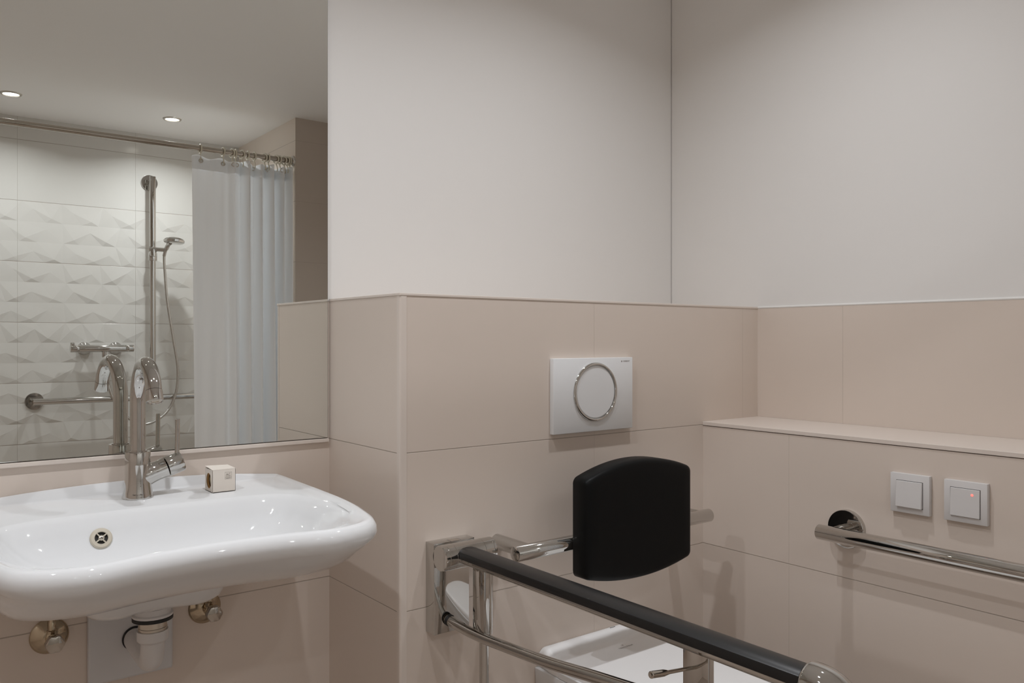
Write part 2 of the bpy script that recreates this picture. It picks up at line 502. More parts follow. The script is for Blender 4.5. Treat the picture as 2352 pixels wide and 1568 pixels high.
def under(fx, yfront, z):
    pts = []
    for i, (x, y) in enumerate(O_):
        yy = y if i <= 2 else YA - (YA - y) * ((YA - yfront) / (YA - 1.104))
        pts.append((x * fx, yy))
    return ring_pts(wz(pts, z), 0)
for fx_, yf_, z_ in ((.938, 1.138, .783), (.925, 1.160, .768), (.905, 1.200, .750), (.875, 1.250, .736), (.825, 1.287, .7275), (.70, 1.34, .7225), (.50, 1.39, .7190),
                     (.455, 1.405, .708), (.430, 1.415, .690), (.405, 1.425, .672), (.375, 1.440, .662), (.32, 1.46, .659)):
    loops.append(under(fx_, yf_, z_))
t = thing('washbasin', 'wide white ceramic washbasin with curved front rim, wall-hung below the mirror', 'washbasin', (CX, 1.40, 0.659))
bm = B(); loft(bm, loops); basin = obj('basin', bm, M['ceramic'], t, angle=75)
# drain inside the bowl
bm = B(); lathe(bm, [(0.032, 0.0), (0.030, 0.0025), (0.006, 0.0035), (0, 0.0035)], (CX, 1.40, 0.7425), (0, 0, 1), 32)
obj('drain_cover', bm, M['chrome'], t)
# overflow grille on the rear slope, left of the tap
oc = Vector((0.281, 1.437, 0.8075)); on = Vector((0.10, -0.80, 0.58)).normalized()
OV = (oc, on)
def overflow():
    bvh_bm = bmesh.new(); bvh_bm.from_mesh(basin.data)
    from mathutils.bvhtree import BVHTree
    bv = BVHTree.FromBMesh(bvh_bm)
    L0 = t.location
    hit = bv.ray_cast(Vector((0.283, 1.30, 0.93)) - L0, (Vector((0.283, 1.447, 0.806)) - Vector((0.283, 1.30, 0.93))).normalized())
    p, n = hit[0] + L0, hit[1]
    if n.dot(Vector((0, -1, 1))) < 0: n = -n
    bvh_bm.free()
    a, u, v = frame(n)
    c = p + n * 0.0008
    bm = B(); lathe(bm, [(0.0098, 0.002), (0.0105, 0.0035), (0.0150, 0.0030), (0.0170, 0.0010), (0.0172, -0.004)], c, n, 40, False, False)
    ring = obj('overflow_ring', bm, M['overflow'], t)
    bm = B(); lathe(bm, [(0.0, -0.0005), (0.0135, -0.0005), (0.0135, -0.003)], c, n, 32, False, True); obj('overflow_hole', bm, M['hole'], ring)
    bm = B()
    for k in range(4):
        q = k * PI / 2 + 0.62
        d = u * math.cos(q) + v * math.sin(q)
        tube(bm, [c + d * 0.003 + n * 0.0018, c + d * 0.0115 + n * 0.0018], 0.0012, 8)
    lathe(bm, [(0.0, 0.002), (0.0043, 0.002), (0.0043, 0.0032), (0.0035, 0.0032), (0.0035, 0.001)], c, n, 24, False, False)
    obj('spoke', bm, M['overflow'], ring)
    bm = B(); lathe(bm, [(0.0033, 0.001), (0.0033, 0.003), (0.0022, 0.0036), (0, 0.0037)], c, n, 20)
    sk = obj('screw', bm, M['steel'], ring)
    bm = B()
    for k in range(2):
        q = k * PI / 2 + 0.4
        d = (u * math.cos(q) + v * math.sin(q)); e = n.cross(d)
        loft(bm, [[c + n * h + d * a_ * 0.0019 + e * b_ * 0.00035 for a_, b_ in ((-1, -1), (1, -1), (1, 1), (-1, 1))] for h in (0.0033, 0.0040)])
    obj('cross_slot', bm, M['hole'], ring)
overflow()

# ------------------------------------------------------------------ basin tap
FX, FY, FZ = 0.3665, 1.583, 0.8305
t = thing('basin_tap', 'chrome single-lever tap with tall arched spout on the washbasin', 'tap', (FX, FY, FZ))
bm = B(); lathe(bm, [(0.0265, 0.0), (0.0265, 0.002), (0.0248, 0.010), (0.0228, 0.022), (0.0216, 0.036), (0.0213, 0.060), (0.0213, 0.0815), (0.0205, 0.083), (0.0140, 0.0835), (0.0, 0.0835)], (FX, FY, FZ), (0, 0, 1), 56)
obj('body', bm, M['chrome'], t, angle=50)
ax = Vector((0.951, 0, 0.31)).normalized(); nb = Vector((FX, FY, FZ + 0.0345))
bm = B(); lathe(bm, [(0.0200, 0.006), (0.0195, 0.018), (0.0182, 0.026), (0.0176, 0.034), (0.0178, 0.043), (0.0186, 0.0500), (0.0170, 0.0505)], nb, ax, 48)
obj('handle_neck', bm, M['chrome'], t, angle=50)
bm = B(); lathe(bm, [(0.016, 0.0515), (0.0186, 0.0525), (0.0186, 0.0785), (0.0178, 0.0805), (0.012, 0.0815), (0, 0.0818)], nb, ax, 48)
hc = obj('handle_cap', bm, M['chrome'], t, angle=50)
lp = nb + ax * 0.0715
bm = B(); tube(bm, [(lp.x - 0.0005, FY, lp.z + 0.010), (lp.x, FY, lp.z + 0.020), (lp.x + 0.001, FY, 0.9685)], [0.0056, 0.0042, 0.0042], 16, bev=0.0006)
obj('lever', bm, M['chrome'], t)
zc = 1.0025; R = 0.070; sp = [(FX, FY, FZ + 0.08), (FX, FY, 0.95)]
for k in range(33):
    a = math.radians(157) * k / 32
    rr_ = R - R * math.cos(a)
    sp.append((FX - 0.045 * rr_, FY - 0.999 * rr_, zc + R * math.sin(a)))
e = Vector(sp[-1]); dd = (Vector(sp[-1]) - Vector(sp[-2])).normalized()
bm = B(); tube(bm, sp[:], 0.0131, 40, caps=True); obj('spout', bm, M['chrome'], t)
bm = B(); lathe(bm, [(0.0131, 0.0004), (0.0136, 0.0008), (0.0138, 0.0185), (0.0132, 0.0197), (0.0118, 0.0197), (0.0112, 0.0180)], e, dd, 40, True, False)
ae = obj('aerator', bm, M['chrome'], t)
bm = B(); lathe(bm, [(0.0112, 0.0), (0.0112, 0.001), (0.0088, 0.0013), (0.0085, 0.0022), (0.0060, 0.0022), (0.0055, 0.001), (0, 0.001)], e + dd * 0.0170, dd, 32)
obj('aerator_mesh', bm, M['steel'], ae)
bm = B(); lathe(bm, [(0.0137, 0), (0.0160, 0.0005), (0.0160, 0.002), (0.0137, 0.0026)], (FX, FY, FZ + 0.083), (0, 0, 1), 40); obj('spout_collar', bm, M['chrome'], t)
vd = Vector((-FX, -FY, 0)).normalized(); uu = Vector((-vd.y, vd.x, 0))
bm = text_bm('hansgrohe', 0.0042, Vector((FX, FY, FZ + 0.009)) + vd * 0.0256, uu, (0, 0, 1))
obj('lettering', bm, M['ink'], t, smooth=False)

# ------------------------------------------------------------------ soap box
sx0, sy0, sz0, SW, SD, SH = 0.4862, 1.541, 0.8312, 0.0425, 0.044, 0.0415
t = thing('soap_box', 'small cream soap carton with round window standing on the washbasin deck', 'soap box', (sx0 + SW / 2, sy0 + SD / 2, sz0))
bm = B()
# four thin carton walls, side wall with a round window
bx(bm, sx0 + 0.0006, sx0 + SW, sy0, sy0 + 0.0006, sz0, sz0 + SH)
bx(bm, sx0 + 0.0006, sx0 + SW, sy0 + SD - 0.0006, sy0 + SD, sz0, sz0 + SH)
bx(bm, sx0 + SW - 0.0006, sx0 + SW, sy0, sy0 + SD, sz0, sz0 + SH)
bx(bm, sx0, sx0 + SW, sy0, sy0 + SD, sz0, sz0 + 0.0006)
obj('carton', bm, M['carton'], t, smooth=False)
bm = B()
cyy, czz, rw = sy0 + SD * 0.52, sz0 + SH * 0.47, 0.0145
sq, ci = [], []
for k in range(48):
    a = 2 * PI * k / 48; c, s = math.cos(a), math.sin(a); f = 1 / max(abs(c), abs(s))
    y = cyy + c * f * SD / 2; z = czz + s * f * SH / 2
    y = min(max(sy0 if c * f <= -0.999 else (sy0 + SD if c * f >= 0.999 else y), sy0), sy0 + SD)
    z = min(max(sz0 if s * f <= -0.999 else (sz0 + SH if s * f >= 0.999 else z), sz0), sz0 + SH)
    sq.append((y, z)); ci.append((cyy + c * rw, czz + s * rw))
o0 = [bm.verts.new((sx0, y, z)) for y, z in sq]; i0 = [bm.verts.new((sx0, y, z)) for y, z in ci]
i1 = [bm.verts.new((sx0 + 0.0006, y, z)) for y, z in ci]
for k in range(48):
    k2 = (k + 1) % 48
    bm.faces.new((o0[k], o0[k2], i0[k2], i0[k])); bm.faces.new((i0[k], i0[k2], i1[k2], i1[k]))
obj('window_panel', bm, M['carton'], t, smooth=False)
bm = B()   # lid, lifted a touch along its back edge
vs = bx(bm, sx0 - 0.0003, sx0 + SW + 0.0002, sy0 - 0.0002, sy0 + SD + 0.0003, sz0 + SH, sz0 + SH + 0.0007)
for v in vs:
    if v.co.y > sy0 + SD / 2: v.co.z += 0.0028 if v.co.x < sx0 + SW / 2 else 0.0012
obj('lid', bm, M['carton'], t, smooth=False)
bm = B(); lathe(bm, [(rw + 0.004, 0.0008), (rw - 0.0016, 0.0016), (rw - 0.0016, 0.004), (rw + 0.004, 0.008)], (sx0, cyy, czz), (1, 0, 0), 40, False, False)
obj('inner_sleeve', bm, M['carton_in'], t)
bm = B(); lathe(bm, [(0, 0.0045), (0.011, 0.0055), (0.0165, 0.010), (0.0165, 0.030), (0, 0.034)], (sx0, cyy + 0.001, czz + 0.0005), (1, 0, 0), 32)
obj('soap', bm, M['soap'], t)
bm = B()
lx, lz, lw_, lh = sx0 + 0.0276, sz0 + 0.0255, 0.0125, 0.0130
yy = sy0 - 0.00015
for (a, b_, c, d) in ((0, lw_, 0, 0.0003), (0, lw_, lh - 0.0003, lh), (0, 0.0003, 0, lh), (lw_ - 0.0003, lw_, 0, lh), (0, lw_, 0.0028, 0.0031)):
    bx(bm, lx - lw_ / 2 + a + 0.0015, lx - lw_ / 2 + b_ + 0.0015, yy, sy0, lz - 0.0025 + c, lz - 0.0025 + d)
obj('logo_frame', bm, M['ink'], t, smooth=False)
for s, size, dz in (('AC', 0.0066, 0.0083), ('HOTELS', 0.0021, 0.0047), ('MARRIOTT', 0.0017, 0.0015)):
    bm = text_bm(s, size, (lx + 0.0015, yy, lz - 0.0025 + dz), (1, 0, 0), (0, 0, 1), 0.00005, spacing=1.25 if s == 'HOTELS' else 1.0)
    obj('lettering', bm, M['ink'], t, smooth=False)

# ------------------------------------------------------------------ cover panel, siphon, stop valves
bm = B()
pz = [(0.2965, 0.405), (0.4440, 0.485), (0.4440, 0.700), (0.2965, 0.700)]
pz = [(0.2965, 0.4850), (0.4440, 0.4850), (0.4440, 0.690), (0.2965, 0.690)]
loft(bm, [[(x, YA - 0.012, z) for x, z in pz], [(x, YA, z) for x, z in pz]])
o = obj('cover_panel', bm, M['panel'], smooth=False, bevel=0.004)
tag(o, 'flat white cover panel on the wall behind the waste pipe under the washbasin', 'panel')

SX, SY = 0.3675, 1.485
t = thing('waste_trap', 'white plastic waste pipe bend with steel collar beneath the washbasin', 'waste pipe', (SX, SY, 0.54))
bm = B(); lathe(bm, [(0.024, 0.6595), (0.029, 0.6590), (0.0295, 0.6500), (0.0328, 0.6480), (0.0328, 0.6445), (0.030, 0.6440)], (SX, SY, 0), (0, 0, 1), 40); obj('flange', bm, M['pipe'], t)
bm = B(); lathe(bm, [(0.030, 0.6442), (0.0328, 0.6435), (0.0328, 0.6380), (0.030, 0.6373)], (SX, SY, 0), (0, 0, 1), 40); obj('gasket', bm, M['rubber'], t)
bm = B(); lathe(bm, [(0.0228, 0.6373), (0.0228, 0.6255), (0.0236, 0.6250), (0.0236, 0.6235), (0.0228, 0.6230), (0.0228, 0.6160)], (SX, SY, 0), (0, 0, 1), 40)
obj('steel_sleeve', bm, M['steel'], t)
bm = B(); lathe(bm, [(0.0235, 0.6200), (0.0250, 0.6200), (0.0252, 0.6180), (0.0250, 0.6040), (0.0215, 0.6000), (0.0185, 0.5990)], (SX, SY, 0), (0, 0, 1), 40); obj('collar_nut', bm, M['pipe'], t)
bm = B()
tube(bm, smooth_path([(SX, SY, 0.606), (SX, SY + 0.0005, 0.588), (SX + 0.0005, SY + 0.008, 0.570), (SX + 0.0015, SY + 0.026, 0.5600), (SX + 0.0035, SY + 0.065, 0.5570), (SX + 0.0065, YA - 0.03, 0.556), (SX + 0.0075, YA - 0.013, 0.558)], 6), 0.0192, 28)
obj('bend', bm, M['pipe'], t)
bm = B(); torus(bm, (SX + 0.0075, YA - 0.0135, 0.558), (0, 1, 0), 0.0205, 0.0018, 36, 8); obj('seal_ring', bm, M['rubber'], t)

def make_valve(x, z, label):
    t = thing('stop_valve', label, 'stop valve', (x, YA, z), 'angle valves under the washbasin')
    bm = B(); lathe(bm, [(0.031, 0.0), (0.0315, 0.002), (0.029, 0.006), (0.020, 0.012), (0.0125, 0.015), (0.0115, 0.0155)], (x, YA, z), (0, -1, 0), 40, True, True)
    obj('escutcheon', bm, M['brass'], t)
    bm = B(); lathe(bm, [(0.0085, 0.014), (0.0085, 0.048), (0.0075, 0.049)], (x, YA, z), (0, -1, 0), 24)
    obj('stem', bm, M['brass'], t)
    bm = B(); lathe(bm, [(0.0085, -0.002), (0.0100, 0.000), (0.0105, 0.012), (0.0095, 0.014)], (x, YA - 0.034, z), (0, 0, 1), 6)
    lathe(bm, [(0.0090, 0.014), (0.0090, 0.019), (0.0062, 0.020), (0.0062, 0.034), (0.0055, 0.035), (0.0055, 0.088)], (x, YA - 0.034, z), (0, 0, 1), 24)
    obj('riser', bm, M['brass'], t)
    bm = B()
    prof = []
    for r, h in ((0.0095, 0.047), (0.0130, 0.0485), (0.0145, 0.052), (0.0150, 0.064), (0.0140, 0.0665), (0.0100, 0.068), (0.0, 0.0685)): prof.append((r, h))
    lathe(bm, prof, (x, YA, z + 0.003), (0, -1, 0), 36)
    for v in bm.verts:
        dx, dz = v.co.x - x, v.co.z - (z + 0.003); r = math.hypot(dx, dz); a = math.atan2(dz, dx)
        if r > 0.012:
            f = 1 + 0.045 * math.cos(6 * a); v.co.x = x + dx * f; v.co.z = z + 0.003 + dz * f
    obj('knob', bm, M['chrome_dark'], t)
    return t
v0 = make_valve(0.2360, 0.589, 'tarnished brass stop valve left of the cover panel under the washbasin')
dup(v0, (0.5065, YA, 0.586), 'tarnished brass stop valve right of the cover panel under the washbasin')

# ------------------------------------------------------------------ flush plate
t = thing('flush_plate', 'white rectangular toilet flush plate with chrome-ringed round button', 'flush plate', (1.2635, YB, 0.911))
bm = B()
x0, x1_, z0, z1 = 1.1425, 1.3845, 0.9105, 1.0745
bx(bm, x0 + 0.0, x1_, YB - 0.0125, YB, z0, z1, 0.0015)
obj('plate', bm, M['white_plastic'], t, smooth=True, angle=30)
bc = Vector((1.2655, YB - 0.0125, 0.9985))
bm = B(); lathe(bm, [(0.0655, 0.0), (0.0660, 0.0015), (0.0645, 0.0040), (0.0615, 0.0050), (0.0598, 0.0035), (0.0595, -0.001)], bc, (0, -1, 0), 96, False, False)
obj('chrome_ring', bm, M['chrome'], t, angle=60)
bm = B(); lathe(bm, [(0.0585, -0.001), (0.0583, 0.0012), (0.0570, 0.0022), (0.0, 0.0028)], bc, (0, -1, 0), 96, False, False)
obj('button', bm, M['white_plastic'], t)
bm = text_bm('GEBERIT', 0.0052, (1.3745, YB - 0.0126, 1.0655), (1, 0, 0), (0, 0, 1), 0.0001, align='RIGHT', spacing=1.1)
bx(bm, 1.3745 - 0.0272, 1.3745 - 0.0246, YB - 0.0127, YB - 0.0125, 1.0637, 1.0672)
obj('lettering', bm, M['ink'], t, smooth=False)

# ------------------------------------------------------------------ backrest with its bar
t = thing('padded_backrest', 'black padded backrest on a chrome bar mounted on the tiled wall above the toilet', 'backrest', (1.255, YB, 0.70))
bm = B(); tube(bm, [(0.966, 1.245, 0.702), (1.2, 1.245, 0.702), (1.545, 1.245, 0.702)], 0.0155, 36, bev=0.0012); obj('bar', bm, M['chrome'], t, angle=50)
for x in (1.000, 1.512):
    bm = B(); tube(bm, [(x, YB - 0.0005, 0.702), (x, 1.30, 0.702), (x, 1.248, 0.702)], 0.0150, 32); obj('mounting_arm', bm, M['chrome'], t)
def pad_outline(ins):
    W, yb_, yt_, bb, bt = 0.157, 0.640, 0.836, 0.6185, 0.866
    out = []
    W -= ins
    n = 44; r = 0.009
    # arc through (W, yt_), (0, bt)
    def arc_z(x, ze, zm): return zm - (zm - ze) * (x / 0.157) ** 2
    for k in range(n + 1):
        x = -W * math.cos(PI * k / n); ed = max(0.0, (abs(x) - (W - r)) / r)
        out.append((x, arc_z(x, yt_, bt) - ins - (1 - math.sqrt(max(0, 1 - ed * ed))) * r))
    for k in range(n + 1):
        x = W * math.cos(PI * k / n); ed = max(0.0, (abs(x) - (W - r)) / r)
        out.append((x, arc_z(x, yb_, bb) + ins + (1 - math.sqrt(max(0, 1 - ed * ed))) * r))
    return out
lps = []
PXc = 1.2585
for y, ins in ((1.2330, 0.006), (1.2318, 0.002), (1.2290, 0.0), (1.1960, 0.0), (1.1905, 0.0022), (1.1875, 0.0060), (1.1862, 0.012), (1.1855, 0.03)):
    lps.append([Vector((PXc + x, y, z)) for x, z in pad_outline(ins)])
bm = B(); loft(bm, lps)
obj('pad', bm, M['black'], t, angle=45)
for x in (PXc - 0.07, PXc + 0.07):
    bm = B(); bx(bm, x - 0.02, x + 0.02, 1.2325, 1.262, 0.686, 0.7195, 0.004); obj('pad_clamp', bm, M['black'], t)

# ------------------------------------------------------------------ fold-down grab rail
AX = 0.881
t = thing('fold_down_grab_rail', 'chrome fold-down support rail with black arm cushion, projecting from the wall between washbasin and toilet', 'grab rail', (AX, YB, 0.546))
bm = B()
bx(bm, 0.830, 0.911, 1.320, YB, 0.554, 0.7255, 0.0008)
bx(bm, 0.8301, 0.9235, 1.3205, YB, 0.690, 0.727, 0.0008)
wp = obj('wall_plate', bm, M['chrome'], t, smooth=True, angle=30)
bm = B(); bx(bm, 0.8675, 0.8925, 1.3185, 1.3350, 0.72705, 0.72725); obj('label_plate', bm, M['ink'], wp, smooth=False)
bm = B(); bx(bm, 0.8695, 0.8905, 1.3200, 1.3340, 0.7271, 0.7274); obj('label_face', bm, M['chrome_dark'], wp, smooth=False)
bm = B(); lathe(bm, [(0.0230, 0.830), (0.0242, 0.8315), (0.0242, 0.8395), (0.0236, 0.8400), (0.0242, 0.8405), (0.0242, 0.8555), (0.0234, 0.8560), (0.0240, 0.8565), (0.0240, 0.9215), (0.0234, 0.9220), (0.0242, 0.9225), (0.0242, 0.9415), (0.0236, 0.9420), (0.0242, 0.9425), (0.0242, 0.9475), (0.0230, 0.9490)], (0, 1.300, 0.7040), (1, 0, 0), 48)
obj('hinge_barrel', bm, M['chrome'], t, angle=30)
# upper bar: flattened chrome profile below the cushion
barp = [(-0.0205, 0.7030), (-0.0213, 0.7000), (-0.0190, 0.6955), (-0.0120, 0.6920), (0, 0.6905), (0.0120, 0.6920), (0.0190, 0.6955), (0.0213, 0.7000), (0.0205, 0.7030)]
bm = B(); loft(bm, [[(AX + a, y, b_) for a, b_ in barp] for y in (1.300, 0.565)]); obj('upper_bar', bm, M['chrome'], t, angle=40)
padp = [(-0.0208, 0.7030), (-0.0218, 0.7040), (-0.0218, 0.7145), (-0.0210, 0.7165), (-0.0185, 0.7185), (-0.0100, 0.7212), (0, 0.7220), (0.0100, 0.7212), (0.0185, 0.7185), (0.0210, 0.7165), (0.0218, 0.7145), (0.0218, 0.7040), (0.0208, 0.7030)]
lps = []
for y, f in ((1.2920, 0.80), (1.2895, 0.93), (1.2840, 1.0), (0.5600, 1.0), (0.5580, 0.98)):
    lps.append([(AX + a * f, y, 0.7005 + (b_ - 0.7005) * f) for a, b_ in padp])
bm = B(); loft(bm, lps); obj('arm_cushion', bm, M['padtop'], t, angle=28)
lps = []
for y, f in ((1.2960, 0.9), (1.2950, 1.04), (1.2905, 1.06), (1.2895, 0.96)):
    lps.append([(AX + a * f, y, 0.7000 + (b_ - 0.7005) * f) for a, b_ in padp])
bm = B(); loft(bm, lps); obj('cushion_end_rim', bm, M['chrome'], t, angle=50)
# front bend
bm = B()
pth = [(AX, 0.5620, 0.7020), (AX, 0.5595, 0.7020), (AX, 0.548, 0.7022), (AX, 0.535, 0.7000), (AX, 0.524, 0.6925), (AX, 0.518, 0.680), (AX, 0.517, 0.664), (AX, 0.522, 0.648), (AX, 0.534, 0.634)]
pp = smooth_path(pth, 6); n = len(pp)
rad = [0.0215 + 0.0070 * min(1, i / 8) for i in range(n)]
rad = [r_ if i < n * 0.55 else r_ - 0.016 * ((i - n * 0.55) / (n * 0.45)) for i, r_ in enumerate(rad)]
tube(bm, pp, rad, 40); fb = obj('front_bend', bm, M['chrome'], t, angle=60)
low = [(0.8605, 1.3195, 0.5795), (0.8640, 1.300, 0.5755), (0.8705, 1.255, 0.5695), (0.8765, 1.20, 0.5680), (AX, 1.052, 0.5760), (AX, 0.932, 0.5895), (AX, 0.80, 0.6030), (AX, 0.66, 0.617), (AX, 0.56, 0.6265), (AX, 0.532, 0.636)]
bm = B(); tube(bm, smooth_path(low, 8), 0.0098, 28); obj('lower_tube', bm, M['chrome'], t)
bm = B(); tube(bm, [(0.8608, 1.3185, 0.5792), (0.8622, 1.3130, 0.5778)], 0.0112, 28); obj('rubber_buffer', bm, M['rubber'], t)
for (y0, y1, zl) in ((1.2180, 1.2540, 0.572), (0.7050, 0.7490, 0.610)):
    bm = B(); bx(bm, AX - 0.0075, AX + 0.0045, y0, y1, zl, 0.693, 0.001); obj('strut', bm, M['chrome'], t)
bm = B(); lathe(bm, [(0.0045, 0.57), (0.0055, 0.585), (0.0055, 0.69)], (AX + 0.0125, 1.2270, 0), (0, 0, 1), 20); obj('link_rod', bm, M['chrome'], t)
bm = B(); lathe(bm, [(0.022, 0.0), (0.022, 0.004), (0.0095, 0.008), (0.0088, 0.02), (0.0088, 0.572)], (AX - 0.001, 1.227, 0), (0, 0, 1), 28); obj('support_leg', bm, M['chrome'], t)
bm = B(); tube(bm, [(AX - 0.005, 0.727, 0.6710), (0.845, 0.727, 0.6750), (0.820, 0.727, 0.6780), (0.810, 0.727, 0.6795), (0.803, 0.727, 0.6805), (0.786, 0.727, 0.6830)], [0.0025, 0.0025, 0.0027, 0.0045, 0.0046, 0.0046], 20)
rp = obj('roll_holder_pin', bm, M['chrome_dark'], t)
bm = B(); torus(bm, (0.7868, 0.727, 0.6829), (1, 0, 0), 0.0038, 0.0010, 24, 8); lathe(bm, [(0.002, -0.0012), (0.002, -0.0006)], (0.7863, 0.727, 0.6829), (1, 0, 0), 16); obj('pin_tip', bm, M['chrome'], rp)

# ------------------------------------------------------------------ toilet
TX, TW = 1.2635, 0.160
t = thing('toilet', 'white wall-hung toilet with closed lid below the backrest', 'toilet', (TX, YB, 0.05))
def plan(half, yb, yf, n=44):
    """closed outline: straight back at yb, rounded front at yf"""
    out = []
    L = yb - yf; r = half
    ys = yf + r * 1.25
    pts = [(-half * 0.996, yb), (-half, yb - 0.002)]
    for k in range(1, 7): pts.append((-half - 0.002 * math.sin(PI * k / 7), yb - 0.002 + (ys - yb + 0.002) * k / 7))
    m_ = 24
    for k in range(m_ + 1):
        a = PI + PI * k / m_
        pts.append((half * math.cos(a), ys + (ys - yf) * math.sin(a)))
    for k in range(6, 0, -1): pts.append((half + 0.002 * math.sin(PI * k / 7), yb - 0.002 + (ys - yb + 0.002) * k / 7))
    pts += [(half, yb - 0.002), (half * 0.996, yb)]
    return pts
YF = 0.655
bm = B()
lps = []
for z, hw, yf in ((0.10, 0.085, 0.93), (0.12, 0.10, 0.90), (0.18, 0.115, 0.84), (0.26, 0.140, 0.76), (0.34, 0.155, 0.70), (0.385, 0.1618, 0.668), (0.4175, 0.1630, 0.660), (0.4188, 0.1622, 0.662)):
    lps.append([(TX + x, min(y, YB - 0.0005), z) for x, y in plan(hw, YB - 0.0005, yf)])
loft(bm, lps); obj('bowl', bm, M['ceramic'], t, angle=60)
bm = B(); lps = []
for z, d in ((0.4195, 0.004), (0.4205, 0.0), (0.432, 0.0), (0.4335, 0.003)):
    lps.append([(TX + x, y, z) for x, y in plan(TW + 0.003 - d, YB - 0.075, YF + d)])
loft(bm, lps); obj('seat', bm, M['white_plastic'], t, angle=60)
# lid: raised rounded band at the hinge, then a slightly domed cover
bm = B()
prof = [(0.0015, 0.422, 0.010), (0.0010, 0.440, 0.006), (0.0015, 0.4535, 0.004), (0.005, 0.4590, 0.006), (0.012, 0.4612, 0.008), (0.022, 0.4608, 0.006), (0.032, 0.4580, 0.004), (0.042, 0.4535, 0.002), (0.050, 0.4505, 0.001), (0.058, 0.4500, 0.0), (0.070, 0.4505, 0.0)]
nx = 36
rows_ = []
def lidpt(u, y, z, side):
    x = u * (TW - side)
    e = abs(u)
    drop = 0.0 if e < 0.90 else (1 - math.sqrt(max(0, 1 - ((e - 0.90) / 0.10) ** 2))) * min(0.018, z - 0.421)
    return (TX + x, y, z - drop)
us = [math.sin(PI / 2 * (-1 + 2 * k / nx)) for k in range(nx + 1)]
for d, z, side in prof: rows_.append([lidpt(u, YB - d, z, side) for u in us])
ylast = YB - 0.070
m_ = 40
for k in range(1, m_ + 1):
    y = ylast + (YF + 0.002 - ylast) * (math.sin(PI / 2 * k / m_))
    ys = YF + TW * 1.25
    half = TW if y > ys else TW * math.sqrt(max(0.0, 1 - ((ys - y) / (ys - YF)) ** 2))
    s_ = k / m_
    zc_ = 0.4505 - 0.006 * s_ ** 2 + 0.002 * math.sin(PI * s_)
    if k > m_ - 3: zc_ -= 0.004 * (k - m_ + 3) / 3
    row = []
    for u in us:
        p = lidpt(u, y, zc_, 0.0); row.append((TX + u * max(half, 0.004), p[1], p[2]))
    rows_.append(row)
V = [[bm.verts.new(p) for p in r_] for r_ in rows_]
for A, Bq in zip(V, V[1:]):
    for k in range(nx): bm.faces.new((A[k], A[k + 1], Bq[k + 1], Bq[k]))
# skirt down to the seat
edge = [r_[0] for r_ in V] + V[-1][1:] + [r_[-1] for r_ in reversed(V[:-1])] + list(reversed(V[0][1:-1]))
low_ = [bm.verts.new((v.co.x, v.co.y, 0.4340 if v.co.y < YB - 0.075 else 0.4195)) for v in edge]
for k in range(len(edge)):
    k2 = (k + 1) % len(edge); bm.faces.new((edge[k], edge[k2], low_[k2], low_[k]))
lid = obj('lid', bm, M['lid'], t, angle=50)
bm = B(); bx(bm, TX + 0.046, TX + 0.062, YB - 0.0150, YB - 0.0135, 0.4609, 0.4616); obj('lid_slot', bm, M['hole'], lid, smooth=False)
bm = text_bm('Villeroy & Boch', 0.0065, (TX + 0.012, YB - 0.098, 0.4520), (1, 0, 0), (0, 1, 0), 0.0001)
bm2 = text_bm('V', 0.0065, (TX + 0.012, YB - 0.088, 0.4520), (1, 0, 0), (0, 1, 0), 0.0001)
obj('lettering', bm, M['ink_soft'], lid, smooth=False); obj('emblem', bm2, M['ink_soft'], lid, smooth=False)

# ------------------------------------------------------------------ right wall grab rail
t = thing('wall_grab_rail', 'straight chrome grab rail with round wall flange on the right wall below the switches', 'grab rail', (X2, 0.65, 0.66))
RZ, RX = 0.708, 1.576
bm = B(); tube(bm, [(RX, 0.980, RZ), (RX, 0.6, RZ), (RX, 0.140, RZ)], 0.0160, 40, bev=0.0012); obj('bar', bm, M['chrome'], t, angle=50)
for y in (0.957, 0.163):
    bm = B(); lathe(bm, [(0.0410, 0.0), (0.0412, 0.002), (0.0410, 0.0105), (0.0400, 0.0118), (0.0385, 0.0120), (0.0, 0.0120)], (X2, y, RZ), (-1, 0, 0), 64)
    fl = obj('flange', bm, M['chrome'], t, angle=30)
    bm = B(); lathe(bm, [(0.0120, 0.0118), (0.0120, 0.032), (0.0115, 0.0325), (0.0120, 0.033), (0.0120, 0.070)], (X2, y, RZ), (-1, 0, 0), 32)
    obj('post', bm, M['chrome'], fl, angle=30)

# ------------------------------------------------------------------ switches
def make_switch(y, z, label, rs, rd, led=False, tilt=0.0):
    t = thing('light_switch', label, 'switch', (X2, y, z - 0.04), 'light switches on the right wall')
    bm = B(); h = 0.0395
    bx(bm, X2 - 0.0110, X2, y - h, y + h, z - h, z + h, 0.0008); fr = obj('frame', bm, M['switch_plastic'], t, smooth=True, angle=30)
    bm = B(); s = rs / 2
    vs = bx(bm, X2 - 0.0110 - rd, X2 - 0.0100, y - s, y + s, z - s - 0.001, z + s - 0.001)
    for v in vs:
        if v.co.x < X2 - 0.0115: v.co.x += -tilt if v.co.z < z else tilt
    obj('rocker', bm, M['switch_plastic'], t, smooth=False, bevel=0.0008)
    bm = B(); bx(bm, X2 - 0.01115, X2 - 0.0105, y - s - 0.0009, y + s + 0.0009, z - s - 0.0019, z + s - 0.0001)
    obj('gap', bm, M['hole'], fr, smooth=False)
    if led:
        bm = B(); lathe(bm, [(0.0022, 0), (0.0020, 0.0006), (0, 0.0008)], (X2 - 0.0110 - rd + 0.0004, y - 0.0135, z + 0.0155), (-1, 0, 0), 20)
        obj('indicator_light', bm, M['led'], t)
    return t
make_switch(0.818, 0.8045, 'white wall switch nearer the corner, with a bulging plain rocker', 0.052, 0.0050, False, 0.0018)
